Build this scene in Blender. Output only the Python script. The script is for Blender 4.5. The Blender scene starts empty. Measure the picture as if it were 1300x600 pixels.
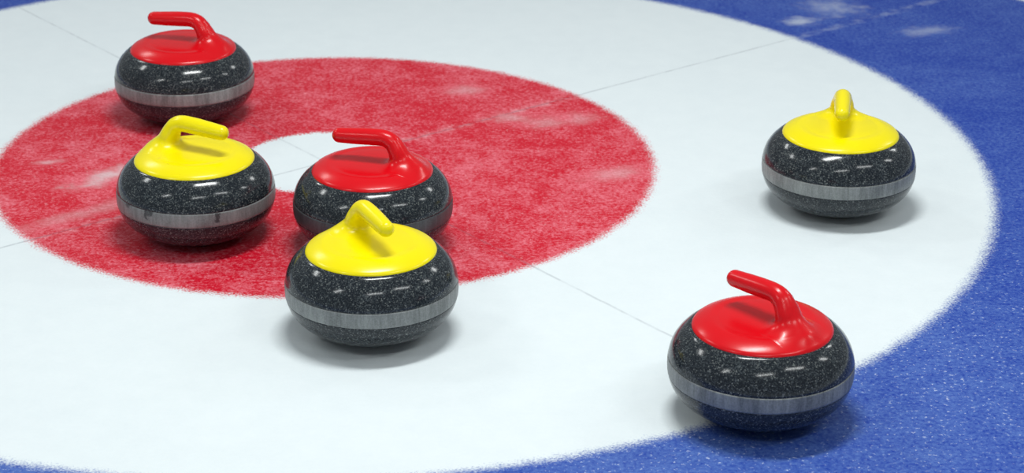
import bpy, bmesh, math
import numpy as np
from mathutils import Vector, Matrix

# ------------------------------------------------------------------ scene set-up
SC = bpy.context.scene
COL = SC.collection
SC.view_settings.view_transform = 'Standard'
SC.view_settings.look = 'None'
SC.view_settings.gamma = 1.0
SC.view_settings.use_curve_mapping = False
SC.view_settings.exposure = -0.08

# camera (origin of the world is the centre of the house)
PITCH, ROLL = 0.39895, 0.005891
cam_d = bpy.data.cameras.new('camera')
cam = bpy.data.objects.new('camera', cam_d)
COL.objects.link(cam)
SC.camera = cam
cam_d.sensor_fit = 'HORIZONTAL'
cam_d.sensor_width = 36.0
cam_d.lens = 36.0 * 2939.69 / 1300.0
cam_d.shift_x = -(650.387 - 650.0) / 1300.0
cam_d.clip_start = 0.05
cam_d.clip_end = 200.0
cp, sp = math.cos(PITCH), math.sin(PITCH)
r0, up0, fw = Vector((1, 0, 0)), Vector((0, sp, cp)), Vector((0, cp, -sp))
cr, sr = math.cos(ROLL), math.sin(ROLL)
rt = cr * r0 + sr * up0
up = -sr * r0 + cr * up0
M = Matrix((rt, up, -fw)).transposed().to_4x4()
M.translation = Vector((0.34738, -4.01040, 1.54278))
cam.matrix_world = M
cam_d.dof.use_dof = True
cam_d.dof.focus_distance = 3.62
cam_d.dof.aperture_fstop = 8.0

# dim cold air of the hall
W = bpy.data.worlds.new('hall_air')
SC.world = W
W.use_nodes = True
WT = W.node_tree
bg = WT.nodes['Background']
bg.inputs['Color'].default_value = (0.88, 0.95, 1.0, 1)
bg.inputs['Strength'].default_value = 0.27

# ceiling lamps: oblong fixtures (position, length, width, watts)
LAMPS = [
    ((0.42, -0.75, 3.2), 1.15, 0.30, 72),
    ((3.5, -2.9, 4.4), 1.9, 0.35, 48),
    ((0.7, -4.9, 4.4), 1.9, 0.35, 48),
    ((6.1, 3.5, 4.4), 1.9, 0.60, 70),
    ((6.7, 0.2, 4.4), 1.9, 0.35, 48),
    ((-3.8, -3.9, 4.4), 1.9, 0.35, 48),
    ((-4.5, 1.2, 4.4), 1.3, 0.60, 50),
    ((-3.4, 4.2, 4.4), 1.3, 0.60, 50),
]
for loc, lx, ly, w in LAMPS:
    ld = bpy.data.lights.new('ceiling_lamp', 'AREA')
    ld.shape = 'RECTANGLE'
    ld.size, ld.size_y = lx, ly
    ld.energy = w
    ld.color = (0.97, 1.0, 0.99)
    lo = bpy.data.objects.new('ceiling_lamp', ld)
    lo.location = loc
    lo.rotation_euler = (0, 0, 0.38)
    COL.objects.link(lo)


# ------------------------------------------------------------------ node helpers
class NT:
    def __init__(self, name):
        self.m = bpy.data.materials.new(name)
        self.m.use_nodes = True
        self.t = self.m.node_tree
        self.b = self.t.nodes['Principled BSDF']

    def n(self, typ, **kw):
        nd = self.t.nodes.new(typ)
        for k, v in kw.items():
            setattr(nd, k, v)
        return nd

    def link(self, a, b):
        self.t.links.new(a, b)

    def val(self, sock, v):
        if hasattr(v, 'is_output'):
            self.link(v, sock)
        else:
            sock.default_value = v

    def math(self, op, a, b=0.0, c=0.0, clamp=False):
        nd = self.n('ShaderNodeMath', operation=op, use_clamp=clamp)
        self.val(nd.inputs[0], a)
        self.val(nd.inputs[1], b)
        self.val(nd.inputs[2], c)
        return nd.outputs[0]

    def ramp(self, v, a, b, lo=0.0, hi=1.0):
        nd = self.n('ShaderNodeMapRange', interpolation_type='SMOOTHSTEP')
        for i, x in enumerate((v, a, b, lo, hi)):
            self.val(nd.inputs[i], x)
        return nd.outputs[0]

    def noise(self, vec, scale, detail=2.0, rough=0.5, dist=0.0):
        nd = self.n('ShaderNodeTexNoise')
        self.link(vec, nd.inputs['Vector'])
        nd.inputs['Scale'].default_value = scale
        nd.inputs['Detail'].default_value = detail
        nd.inputs['Roughness'].default_value = rough
        nd.inputs['Distortion'].default_value = dist
        return nd.outputs['Fac']

    def mix(self, f, a, b):
        nd = self.n('ShaderNodeMix', data_type='RGBA')
        self.val(nd.inputs[0], f)
        self.val(nd.inputs[6], a)
        self.val(nd.inputs[7], b)
        return nd.outputs[2]


# ------------------------------------------------------------------ ice
R_BUTTON, R_RED, R_WHITE, R_BLUE = 0.158, 0.6096, 1.2192, 1.8288
LINE_A = 0.67359


def ice_material():
    s = NT('painted_pebbled_ice')
    tc = s.n('ShaderNodeTexCoord')
    P = tc.outputs['Object']
    sep = s.n('ShaderNodeSeparateXYZ')
    s.link(P, sep.inputs[0])
    X, Y = sep.outputs[0], sep.outputs[1]
    rad = s.math('SQRT', s.math('ADD', s.math('MULTIPLY', X, X), s.math('MULTIPLY', Y, Y)))
    # edge of paint: ragged at grain size
    mid = s.noise(P, 45, 3, 0.6)
    fine = s.noise(P, 260, 2, 0.6)
    wob = s.math('ADD', s.math('MULTIPLY', s.math('SUBTRACT', mid, 0.5), 0.018),
                 s.math('MULTIPLY', s.math('SUBTRACT', fine, 0.5), 0.046))
    r = s.math('ADD', rad, wob)

    def disc(R, soft):
        return s.ramp(r, R - soft, R + soft, 1.0, 0.0)
    d_but = disc(R_BUTTON, 0.005)
    d_red = disc(R_RED, 0.011)
    d_wht = disc(R_WHITE, 0.015)
    d_blu = disc(R_BLUE, 0.010)

    # grains and frost
    vor = s.n('ShaderNodeTexVoronoi', feature='F1')
    s.link(P, vor.inputs['Vector'])
    vor.inputs['Scale'].default_value = 260
    sepc = s.n('ShaderNodeSeparateColor')
    s.link(vor.outputs['Color'], sepc.inputs[0])
    grain = sepc.outputs[0]
    n1 = s.noise(P, 135, 4, 0.75)
    n2 = s.noise(P, 26, 4, 0.6)
    n3 = s.noise(P, 5.5, 4, 0.62, 0.4)
    frost = s.math('ADD', s.math('MULTIPLY', s.math('SUBTRACT', n3, 0.5), 1.7),
                   s.math('MULTIPLY', s.math('SUBTRACT', n2, 0.5), 1.5))
    g = s.math('ADD', s.math('MULTIPLY', grain, 0.30), s.math('MULTIPLY', s.math('SUBTRACT', n1, 0.5), 3.4))
    cover = s.math('ADD', s.math('ADD', g, frost), 0.12, clamp=True)
    sparkle = s.ramp(s.noise(P, 150, 2, 0.55), 0.60, 0.72)

    # scuffed patches (x, y, half-length, half-width, angle, strength)
    scuffs = [(-0.512, -0.010, 0.022, 0.012, 0.3, 0.6), (-0.375, -0.065, 0.085, 0.030, 0.75, 0.85),
              (-0.390, -0.245, 0.16, 0.022, 0.70, 0.30),
              (0.407, 0.221, 0.05, 0.03, 0.2, 0.35), (0.345, 0.243, 0.035, 0.03, 0.0, 0.40),
              (0.250, 0.404, 0.04, 0.03, 0.2, 0.35), (0.534, -0.05, 0.05, 0.028, 0.5, 0.35),
              (0.478, 0.245, 0.04, 0.03, 0.3, 0.30),
              (0.978, 0.879, 0.035, 0.028, 0.3, 0.75), (1.065, 0.985, 0.055, 0.06, 0.2, 0.55),
              (1.245, 0.815, 0.055, 0.030, 0.4, 0.45), (0.70, -0.96, 0.10, 0.05, 0.4, 0.0)]
    sc = None
    warp = s.math('ADD', s.math('MULTIPLY', s.math('SUBTRACT', n2, 0.5), 3.0), s.math('MULTIPLY', s.math('SUBTRACT', n1, 0.5), 1.6))
    for (cx, cy, a, b, an, st) in scuffs:
        if st == 0:
            continue
        dx, dy = s.math('SUBTRACT', X, cx), s.math('SUBTRACT', Y, cy)
        c_, s_ = math.cos(an), math.sin(an)
        u = s.math('DIVIDE', s.math('ADD', s.math('MULTIPLY', dx, c_), s.math('MULTIPLY', dy, s_)), a)
        v = s.math('DIVIDE', s.math('SUBTRACT', s.math('MULTIPLY', dy, c_), s.math('MULTIPLY', dx, s_)), b)
        q = s.math('ADD', s.math('SQRT', s.math('ADD', s.math('MULTIPLY', u, u), s.math('MULTIPLY', v, v))), warp)
        m = s.ramp(q, -0.2, 1.6, st * 0.70, 0.0)
        sc = m if sc is None else s.math('MAXIMUM', sc, m)

    # scribed hair lines through the tee
    c_, s_ = math.cos(LINE_A), math.sin(LINE_A)
    la = s.math('ABSOLUTE', s.math('ADD', s.math('SUBTRACT', s.math('MULTIPLY', Y, c_), s.math('MULTIPLY', X, s_)),
                                   s.math('MULTIPLY', s.math('SUBTRACT', mid, 0.5), 0.004)))
    lb = s.math('ABSOLUTE', s.math('ADD', s.math('ADD', s.math('MULTIPLY', X, c_), s.math('MULTIPLY', Y, s_)),
                                   s.math('MULTIPLY', s.math('SUBTRACT', mid, 0.5), 0.004)))
    ln = s.math('MAXIMUM', s.ramp(la, 0.0004, 0.0042, 1.0, 0.0), s.ramp(lb, 0.0004, 0.0042, 0.80, 0.0))
    ln = s.math('MULTIPLY', ln, s.ramp(s.math('ADD', n2, s.math('MULTIPLY', s.math('SUBTRACT', n3, 0.5), 0.6)), 0.30, 0.62, 0.25, 0.9))
    band = s.math('MULTIPLY', s.ramp(la, 0.004, 0.020, 1.0, 0.0), s.ramp(n2, 0.40, 0.65, 0.0, 0.16))
    # soft pale bloom beside the line, only seen through the colours
    red = s.mix(cover, (0.62, 0.004, 0.022, 1), (0.82, 0.19, 0.24, 1))
    red = s.mix(s.math('MULTIPLY', sparkle, 0.35), red, (0.80, 0.50, 0.52, 1))
    blue_c = s.math('ADD', s.math('MULTIPLY', g, 0.65), s.math('ADD', s.math('MULTIPLY', frost, 0.42), s.ramp(Y, -0.2, -1.2, 0.14, 0.36)), clamp=True)  # blue turns paler towards the near side
    blue = s.mix(blue_c, (0.009, 0.045, 0.35, 1), (0.115, 0.21, 0.54, 1))
    near = s.math('MULTIPLY', s.ramp(Y, 0.1, -0.9, 0.12, 0.80), s.ramp(s.math('ADD', s.math('MULTIPLY', n2, 0.5), s.math('MULTIPLY', n3, 0.5)), 0.40, 0.58, 0.35, 1.0))      # pale flecks grow stronger on the near side of the ring
    blue = s.mix(s.math('MULTIPLY', sparkle, near), blue, (0.55, 0.62, 0.80, 1))
    wv = s.math('MULTIPLY', s.math('ADD', s.math('MULTIPLY', frost, 0.55), s.math('MULTIPLY', s.math('SUBTRACT', n1, 0.5), 1.0)), 0.5)
    white = s.mix(s.math('ADD', wv, 0.5, clamp=True), (0.74, 0.81, 0.84, 1), (0.84, 0.90, 0.915, 1))
    col = s.mix(d_blu, white, blue)
    col = s.mix(d_wht, col, white)
    col = s.mix(d_red, col, red)
    pale = s.math('MAXIMUM', s.math('MULTIPLY', sc, s.ramp(n1, 0.25, 0.6, 0.75, 1.0)), band)
    col = s.mix(pale, col, white)
    col = s.mix(d_but, col, white)
    ln = s.math('MULTIPLY', ln, s.ramp(rad, R_WHITE - 0.01, R_WHITE + 0.01, 1.0, 0.25))
    col = s.mix(s.math('MULTIPLY', ln, 0.42), col, (0.16, 0.18, 0.22, 1))
    s.link(col, s.b.inputs['Base Color'])
    s.val(s.b.inputs['Roughness'], s.math('ADD', s.math('MULTIPLY', n2, 0.25), 0.33))
    s.b.inputs['IOR'].default_value = 1.31
    s.b.inputs['Specular IOR Level'].default_value = 0.5
    bp = s.n('ShaderNodeBump')
    bp.inputs['Strength'].default_value = 0.35
    bp.inputs['Distance'].default_value = 0.0012
    hgt = s.math('ADD', s.math('MULTIPLY', n1, 0.5), s.noise(P, 120, 2, 0.5))
    s.link(hgt, bp.inputs['Height'])
    s.link(bp.outputs[0], s.b.inputs['Normal'])
    return s.m


def link_mesh(name, verts, faces, mat, parent=None, smooth=True):
    me = bpy.data.meshes.new(name)
    me.from_pydata([tuple(v) for v in verts], [], [tuple(f) for f in faces])
    me.update()
    if smooth:
        me.polygons.foreach_set('use_smooth', [True] * len(me.polygons))
    me.materials.append(mat)
    o = bpy.data.objects.new(name, me)
    COL.objects.link(o)
    o.parent = parent
    return o


# the sheet of ice: a slab with its top at z = 0
H = 14.0
vs = [(-H, -H, 0), (H, -H, 0), (H, H, 0), (-H, H, 0), (-H, -H, -0.1), (H, -H, -0.1), (H, H, -0.1), (-H, H, -0.1)]
fs = [(0, 1, 2, 3), (7, 6, 5, 4), (0, 4, 5, 1), (1, 5, 6, 2), (2, 6, 7, 3), (3, 7, 4, 0)]
floor = link_mesh('floor', vs, fs, ice_material(), smooth=False)
floor['kind'] = 'structure'
floor['label'] = 'white pebbled ice sheet painted with a red ring and a blue ring'


# ------------------------------------------------------------------ stone materials
def granite():
    s = NT('polished_speckled_granite')
    tc = s.n('ShaderNodeTexCoord')
    oi = s.n('ShaderNodeObjectInfo')
    ad = s.n('ShaderNodeVectorMath', operation='MULTIPLY_ADD')
    s.link(tc.outputs['Object'], ad.inputs[0])
    ad.inputs[1].default_value = (1, 1, 1)
    sc = s.n('ShaderNodeVectorMath', operation='SCALE')
    sc.inputs[0].default_value = (3.1, 1.7, 2.3)
    s.link(oi.outputs['Random'], sc.inputs['Scale'])
    s.link(sc.outputs[0], ad.inputs[2])
    P = ad.outputs[0]
    v = s.n('ShaderNodeTexVoronoi', feature='F1')
    s.link(P, v.inputs['Vector'])
    v.inputs['Scale'].default_value = 640
    sp_ = s.n('ShaderNodeSeparateColor')
    s.link(v.outputs['Color'], sp_.inputs[0])
    a = s.ramp(sp_.outputs[0], 0.45, 1.0)
    b = s.ramp(sp_.outputs[1], 0.90, 0.97)
    n2 = s.noise(P, 55, 3, 0.6)
    col = s.mix(s.math('MULTIPLY', a, s.ramp(n2, 0.35, 0.65, 0.45, 1.0)), (0.013, 0.017, 0.022, 1), (0.072, 0.085, 0.092, 1))
    col = s.mix(s.math('MULTIPLY', b, 0.6), col, (0.24, 0.26, 0.25, 1))
    s.link(col, s.b.inputs['Base Color'])
    s.b.inputs['Roughness'].default_value = 0.13
    s.b.inputs['Specular IOR Level'].default_value = 0.32
    bp = s.n('ShaderNodeBump')
    bp.inputs['Strength'].default_value = 0.10
    bp.inputs['Distance'].default_value = 0.0006
    s.link(s.noise(P, 90, 3, 0.6), bp.inputs['Height'])
    s.link(bp.outputs[0], s.b.inputs['Normal'])
    return s.m


def band_mat(name, dark, light, chips=()):
    s = NT(name)
    tc = s.n('ShaderNodeTexCoord')
    P = tc.outputs['Object']
    mp = s.n('ShaderNodeMapping')
    mp.inputs['Scale'].default_value = (1, 1, 0.12)
    s.link(P, mp.inputs['Vector'])
    st = s.noise(mp.outputs[0], 150, 3, 0.75)
    big = s.noise(mp.outputs[0], 22, 2, 0.5)
    gr = s.noise(P, 420, 2, 0.6)
    f = s.math('ADD', s.math('MULTIPLY', s.math('SUBTRACT', st, 0.5), 1.6),
               s.math('ADD', s.math('MULTIPLY', s.math('SUBTRACT', gr, 0.5), 1.1), s.math('MULTIPLY', s.math('SUBTRACT', big, 0.5), 1.3)))
    f = s.math('ADD', f, 0.5, clamp=True)
    col = s.mix(f, dark, light)
    if chips:
        sep = s.n('ShaderNodeSeparateXYZ')
        s.link(P, sep.inputs[0])
        rag = s.noise(P, 170, 3, 0.7)
        ang = s.math('ARCTAN2', sep.outputs[1], sep.outputs[0])
        for (a0, w, z0, z1) in chips:
            m = s.ramp(s.math('ABSOLUTE', s.math('ADD', s.math('SUBTRACT', ang, a0), s.math('MULTIPLY', s.math('SUBTRACT', rag, 0.5), 0.16))), w * .2, w * 1.1, 1.0, 0.0)
            zr = s.math('ADD', sep.outputs[2], s.math('MULTIPLY', s.math('SUBTRACT', rag, 0.5), 0.012))
            zz = s.math('MULTIPLY', s.ramp(zr, z0 - .003, z0 + .001), s.ramp(sep.outputs[2], z1 - .001, z1 + .003, 1.0, 0.0))
            col = s.mix(s.math('MULTIPLY', s.math('MULTIPLY', m, zz), 0.9), col, (0.02, 0.022, 0.026, 1))
    s.link(col, s.b.inputs['Base Color'])
    s.b.inputs['Roughness'].default_value = 0.42
    bp = s.n('ShaderNodeBump')
    bp.inputs['Strength'].default_value = 0.25
    bp.inputs['Distance'].default_value = 0.0006
    s.link(gr, bp.inputs['Height'])
    s.link(bp.outputs[0], s.b.inputs['Normal'])
    return s.m


def plastic(name, c):
    s = NT(name)
    s.b.inputs['Base Color'].default_value = (*c, 1)
    s.b.inputs['Roughness'].default_value = 0.24
    s.b.inputs['Specular IOR Level'].default_value = 0.4
    s.b.inputs['Subsurface Weight'].default_value = 0.0
    tc = s.n('ShaderNodeTexCoord')
    bp = s.n('ShaderNodeBump')
    bp.inputs['Strength'].default_value = 0.05
    bp.inputs['Distance'].default_value = 0.002
    s.link(s.noise(tc.outputs['Object'], 30, 2, 0.5), bp.inputs['Height'])
    s.link(bp.outputs[0], s.b.inputs['Normal'])
    return s.m


MAT_GRANITE = granite()
RED = plastic('glossy_red_plastic', (0.72, 0.002, 0.008))
YELLOW = plastic('glossy_yellow_plastic', (0.95, 0.80, 0.0))
BAND = band_mat('grey_striking_band', (0.095, 0.104, 0.106, 1), (0.30, 0.32, 0.315, 1))
BAND_DARK = band_mat('worn_dark_striking_band', (0.018, 0.021, 0.026, 1), (0.075, 0.083, 0.09, 1))
BAND_CHIP = band_mat('chipped_striking_band', (0.10, 0.105, 0.108, 1), (0.26, 0.27, 0.27, 1),
                     chips=((-0.72, 0.042, 0.073, 0.095), (-1.58, 0.060, 0.082, 0.095), (-1.64, 0.030, 0.074, 0.095), (-1.98, 0.05, 0.084, 0.095)))

# ------------------------------------------------------------------ stone shape (metres)
SR, SZE, SNB, SHT, SNT = 0.1344, 0.0787, 2.3604, 0.0815, 2.3453
BZ0, BZ1 = 0.0650, 0.0898       # striking band
ZTOP = 0.1415                   # flat top under the cap
CAP_R, CAP_Z, CAP_H = 0.1022, 0.1390, 0.0150


def rz(z):
    if z < SZE:
        return SR * (1 - ((SZE - z) / SZE) ** SNB) ** (1 / SNB)
    return SR * (1 - ((z - SZE) / SHT) ** SNT) ** (1 / SNT)


def lathe(name, prof, mat, parent, seg=160, closed=False):
    vs, fs = [], []
    ring = []
    for r, z in prof:
        if r < 1e-6:
            ring.append([len(vs)])
            vs.append((0, 0, z))
        else:
            ring.append(list(range(len(vs), len(vs) + seg)))
            for k in range(seg):
                a = 2 * math.pi * k / seg
                vs.append((r * math.cos(a), r * math.sin(a), z))
    pairs = list(zip(ring[:-1], ring[1:]))
    if closed:
        pairs.append((ring[-1], ring[0]))
    for A, B in pairs:
        for k in range(seg):
            k2 = (k + 1) % seg
            if len(A) == 1 and len(B) == 1:
                continue
            if len(A) == 1:
                fs.append((A[0], B[k2], B[k]))
            elif len(B) == 1:
                fs.append((A[k], A[k2], B[0]))
            else:
                fs.append((A[k], A[k2], B[k2], B[k]))
    o = link_mesh(name, vs, fs, mat, parent)
    return o


def build_body(root):
    prof = [(0.0, 0.0045), (0.040, 0.0045), (0.050, 0.0030), (0.055, 0.0008), (0.058, 0.0)]
    z = 0.0004
    zs = [SZE * (1 - math.cos(t)) for t in np.linspace(0.16, math.pi / 2, 30)]
    zs = [z for z in zs if rz(z) > 0.060 and z < BZ0 - 0.001]
    prof += [(rz(z), z) for z in zs]
    prof += [(rz(BZ0), BZ0), (rz(BZ0) - 0.0016, BZ0 + 0.0001), (rz(BZ1) - 0.0016, BZ1 - 0.0001), (rz(BZ1), BZ1)]
    prof += [(rz(z), z) for z in np.linspace(BZ1 + 0.002, ZTOP - 0.0055, 26)]
    re = rz(ZTOP - 0.0055)
    prof += [(re - 0.0035, ZTOP - 0.0040), (re - 0.010, ZTOP - 0.0036), (0.0, ZTOP - 0.0036)]
    return lathe('granite_body', prof, MAT_GRANITE, root)


def build_band(root, mat):
    out = [(rz(z) + 0.0002, z) for z in np.linspace(BZ0 + 0.0003, BZ1 - 0.0003, 12)]
    inn = [(rz(BZ1) - 0.0014, BZ1 - 0.0003), (rz(BZ0) - 0.0014, BZ0 + 0.0003)]
    return lathe('striking_band', out + inn, mat, root, closed=True)


# --- cap and gooseneck handle: one moulding, as a smooth signed distance field
def smin(a, b, k):
    h = np.clip(0.5 + 0.5 * (b - a) / k, 0, 1)
    return b * (1 - h) + a * h - k * h * (1 - h)


def smax(a, b, k):
    return -smin(-a, -b, k)


def capsule(P, a, b, ra, rb, sy=1.0):
    a, b = np.array(a), np.array(b)
    ab = b - a
    t = np.clip(((P - a) @ ab) / (ab @ ab), 0, 1)
    d = P - (a + t[:, None] * ab)
    d[:, 1] *= sy
    return np.sqrt((d * d).sum(1)) - (ra + (rb - ra) * t)


def catmull(pts, n=6):
    pts = np.array(pts, float)
    p = np.vstack([2 * pts[0] - pts[1], pts, 2 * pts[-1] - pts[-2]])
    out = []
    for i in range(1, len(p) - 2):
        for t in np.linspace(0, 1, n, endpoint=False):
            out.append(0.5 * ((2 * p[i]) + (-p[i - 1] + p[i + 1]) * t + (2 * p[i - 1] - 5 * p[i] + 4 * p[i + 1] - p[i + 2]) * t * t
                              + (-p[i - 1] + 3 * p[i] - 3 * p[i + 1] + p[i + 2]) * t ** 3))
    out.append(pts[-1])
    return np.array(out)


# handle axis: x, y, z, radius
HAND = catmull([(0.0570, 0, 0.1940, 0.0126), (0.030, 0, 0.1955, 0.0137), (0.002, 0, 0.1972, 0.0142),
                (-0.022, 0, 0.1972, 0.0140), (-0.036, 0, 0.1905, 0.0142), (-0.0445, 0, 0.1780, 0.0135),
                (-0.0500, 0, 0.1640, 0.0142), (-0.0540, 0, 0.1490, 0.0190)], 13)


def sdf_cap(P):
    r = np.sqrt(P[:, 0] ** 2 + P[:, 1] ** 2)
    q = np.clip(r / CAP_R, 0, 1.2)
    top = CAP_Z + CAP_H * (1 - q ** 5.0) - 0.0022 * np.clip((0.76 - q) / 0.16, 0, 1) ** 2 * (3 - 2 * np.clip((0.76 - q) / 0.16, 0, 1)) + 0.0022 * (1 - q * q) + 0.0005
    dt = (P[:, 2] - top) * 0.96
    return smax(smax(dt, r - CAP_R, 0.005), (CAP_Z - 0.0035) - P[:, 2], 0.003)


def sdf_handle(P):
    near = (np.abs(P[:, 1]) < 0.045) & (P[:, 0] > -0.106)
    out = np.full(len(P), 0.05)
    out[near] = handle_distance(P[near])
    return out


def handle_distance(P):
    d = None
    for i in range(len(HAND) - 1):
        sy = 1.0 - 0.26 * min(1.0, max(0.0, (i - 38) / 32.0))      # the neck is broader across than along
        c = capsule(P, HAND[i, :3], HAND[i + 1, :3], HAND[i, 3], HAND[i + 1, 3], sy)
        d = c if d is None else np.minimum(d, c)
    # the neck sweeps back down to the rim in a sloping foot
    foot = capsule(P, (-0.046, 0, 0.176), (-0.075, 0, 0.1465), 0.0105, 0.0115, 0.76)
    d = smin(d, foot, 0.012)
    # keep the root inside the moulding
    return smax(d, (CAP_Z + 0.001) - P[:, 2], 0.002)


def sdf(P):
    return smin(sdf_cap(P), sdf_handle(P), 0.022)


def moulding():
    h = 0.0017
    xs = np.arange(-0.106, 0.1061, h)
    ys = np.arange(-0.106, 0.1061, h)
    zs = np.arange(0.1330, 0.2160, h)
    nx, ny, nz = len(xs), len(ys), len(zs)
    G = np.stack(np.meshgrid(xs, ys, zs, indexing='ij'), -1).reshape(-1, 3)
    F = sdf(G).reshape(nx, ny, nz)
    S = F < 0
    # surface nets: one vertex in each cell the surface crosses
    c = np.zeros((nx - 1, ny - 1, nz - 1), int)
    for a in (0, 1):
        for b in (0, 1):
            for d in (0, 1):
                c += S[a:nx - 1 + a, b:ny - 1 + b, d:nz - 1 + d]
    cells = np.argwhere((c > 0) & (c < 8))
    idx = -np.ones(c.shape, int)
    idx[tuple(cells.T)] = np.arange(len(cells))
    V = np.array([xs[0], ys[0], zs[0]]) + (cells + 0.5) * h

    def grad(P, e=7e-4):
        g = np.empty_like(P)
        for k in range(3):
            dd = np.zeros(3)
            dd[k] = e
            g[:, k] = (sdf(P + dd) - sdf(P - dd)) / (2 * e)
        return g
    for _ in range(5):
        g = grad(V)
        f = sdf(V)
        step = (f / np.maximum((g * g).sum(1), 0.2))[:, None] * g
        L = np.linalg.norm(step, axis=1, keepdims=True)
        V = V - step * np.minimum(1, 0.8 * h / np.maximum(L, 1e-9))
    N = grad(V)
    N /= np.linalg.norm(N, axis=1, keepdims=True)
    faces = []
    for ax in range(3):
        sl0 = [slice(None)] * 3
        sl1 = [slice(None)] * 3
        sl0[ax] = slice(0, -1)
        sl1[ax] = slice(1, None)
        A, B = S[tuple(sl0)], S[tuple(sl1)]
        u, v = (ax + 1) % 3, (ax + 2) % 3
        for e in np.argwhere(A != B):
            if e[u] == 0 or e[v] == 0 or e[u] >= c.shape[u] or e[v] >= c.shape[v]:
                continue
            q = []
            for (du, dv) in ((1, 1), (0, 1), (0, 0), (1, 0)):
                t = e.copy()
                t[u] -= du
                t[v] -= dv
                q.append(idx[tuple(t)])
            if not A[tuple(e)]:
                q.reverse()
            faces.append(q)
    faces = np.array(faces)
    mid = V[faces].mean(1)
    hand = sdf_handle(mid) < sdf_cap(mid)
    return V, N, faces, hand


def sub_mesh(name, V, N, faces, mat):
    used, inv = np.unique(faces, return_inverse=True)
    inv = inv.reshape(faces.shape)
    me = bpy.data.meshes.new(name)
    me.from_pydata(V[used].tolist(), [], inv.tolist())
    me.polygons.foreach_set('use_smooth', [True] * len(me.polygons))
    me.materials.append(mat)
    me.update()
    me.normals_split_custom_set_from_vertices(N[used].tolist())
    return me


V, N, F, HM = moulding()


# ------------------------------------------------------------------ the six stones
def make_stone(mat):
    root = bpy.data.objects.new('curling_stone', None)
    root.empty_display_size = 0.05
    COL.objects.link(root)
    build_body(root)
    build_band(root, BAND)
    cap = bpy.data.objects.new('cap', sub_mesh('cap', V, N, F[~HM], mat))
    han = bpy.data.objects.new('handle', sub_mesh('handle', V, N, F[HM], mat))
    for o in (cap, han):
        COL.objects.link(o)
        o.parent = root
    return root


def dup(root):
    r = root.copy()
    COL.objects.link(r)
    for ch in list(root.children):
        c = ch.copy()
        COL.objects.link(c)
        c.parent = r
    return r


proto = {'red': make_stone(RED), 'yellow': make_stone(YELLOW)}
first = {'red': True, 'yellow': True}
STONES = [
    ('red', (-0.2896, 0.2459), 2.8861, BAND,
     'red-handled curling stone furthest back, at the rear edge of the red ring'),
    ('yellow', (-0.1918, -0.3466), -0.4603, BAND_CHIP,
     'yellow-handled curling stone with chipped grey band, wholly on the red ring'),
    ('red', (0.1125, -0.3951), 2.8604, BAND_DARK,
     'red-handled curling stone with dark band, lower half hidden by the frontmost yellow-handled stone'),
    ('yellow', (0.1300, -0.7332), -1.088, BAND,
     "frontmost of the three yellow-handled curling stones, on white ice at the red ring's front edge"),
    ('yellow', (0.9208, -0.2051), -1.7114, BAND,
     'yellow-handled curling stone alone on white ice, handle pointing toward the viewer'),
    ('red', (0.7065, -1.0040), 2.293, BAND,
     'red-handled curling stone nearest the viewer, straddling the edge of the blue ring'),
]
for kind, (x, y), yaw, bm_, lab in STONES:
    if first[kind]:
        o = proto[kind]
        first[kind] = False
    else:
        o = dup(proto[kind])
    o.location = (x, y, 0.0)
    o.rotation_euler = (0, 0, yaw)
    o['label'] = lab
    o['category'] = 'curling stone'
    o['group'] = 'curling stones lying in the rings'
    for ch in o.children:
        if ch.name.startswith('striking_band'):
            ch.data = ch.data.copy()
            ch.data.materials[0] = bm_
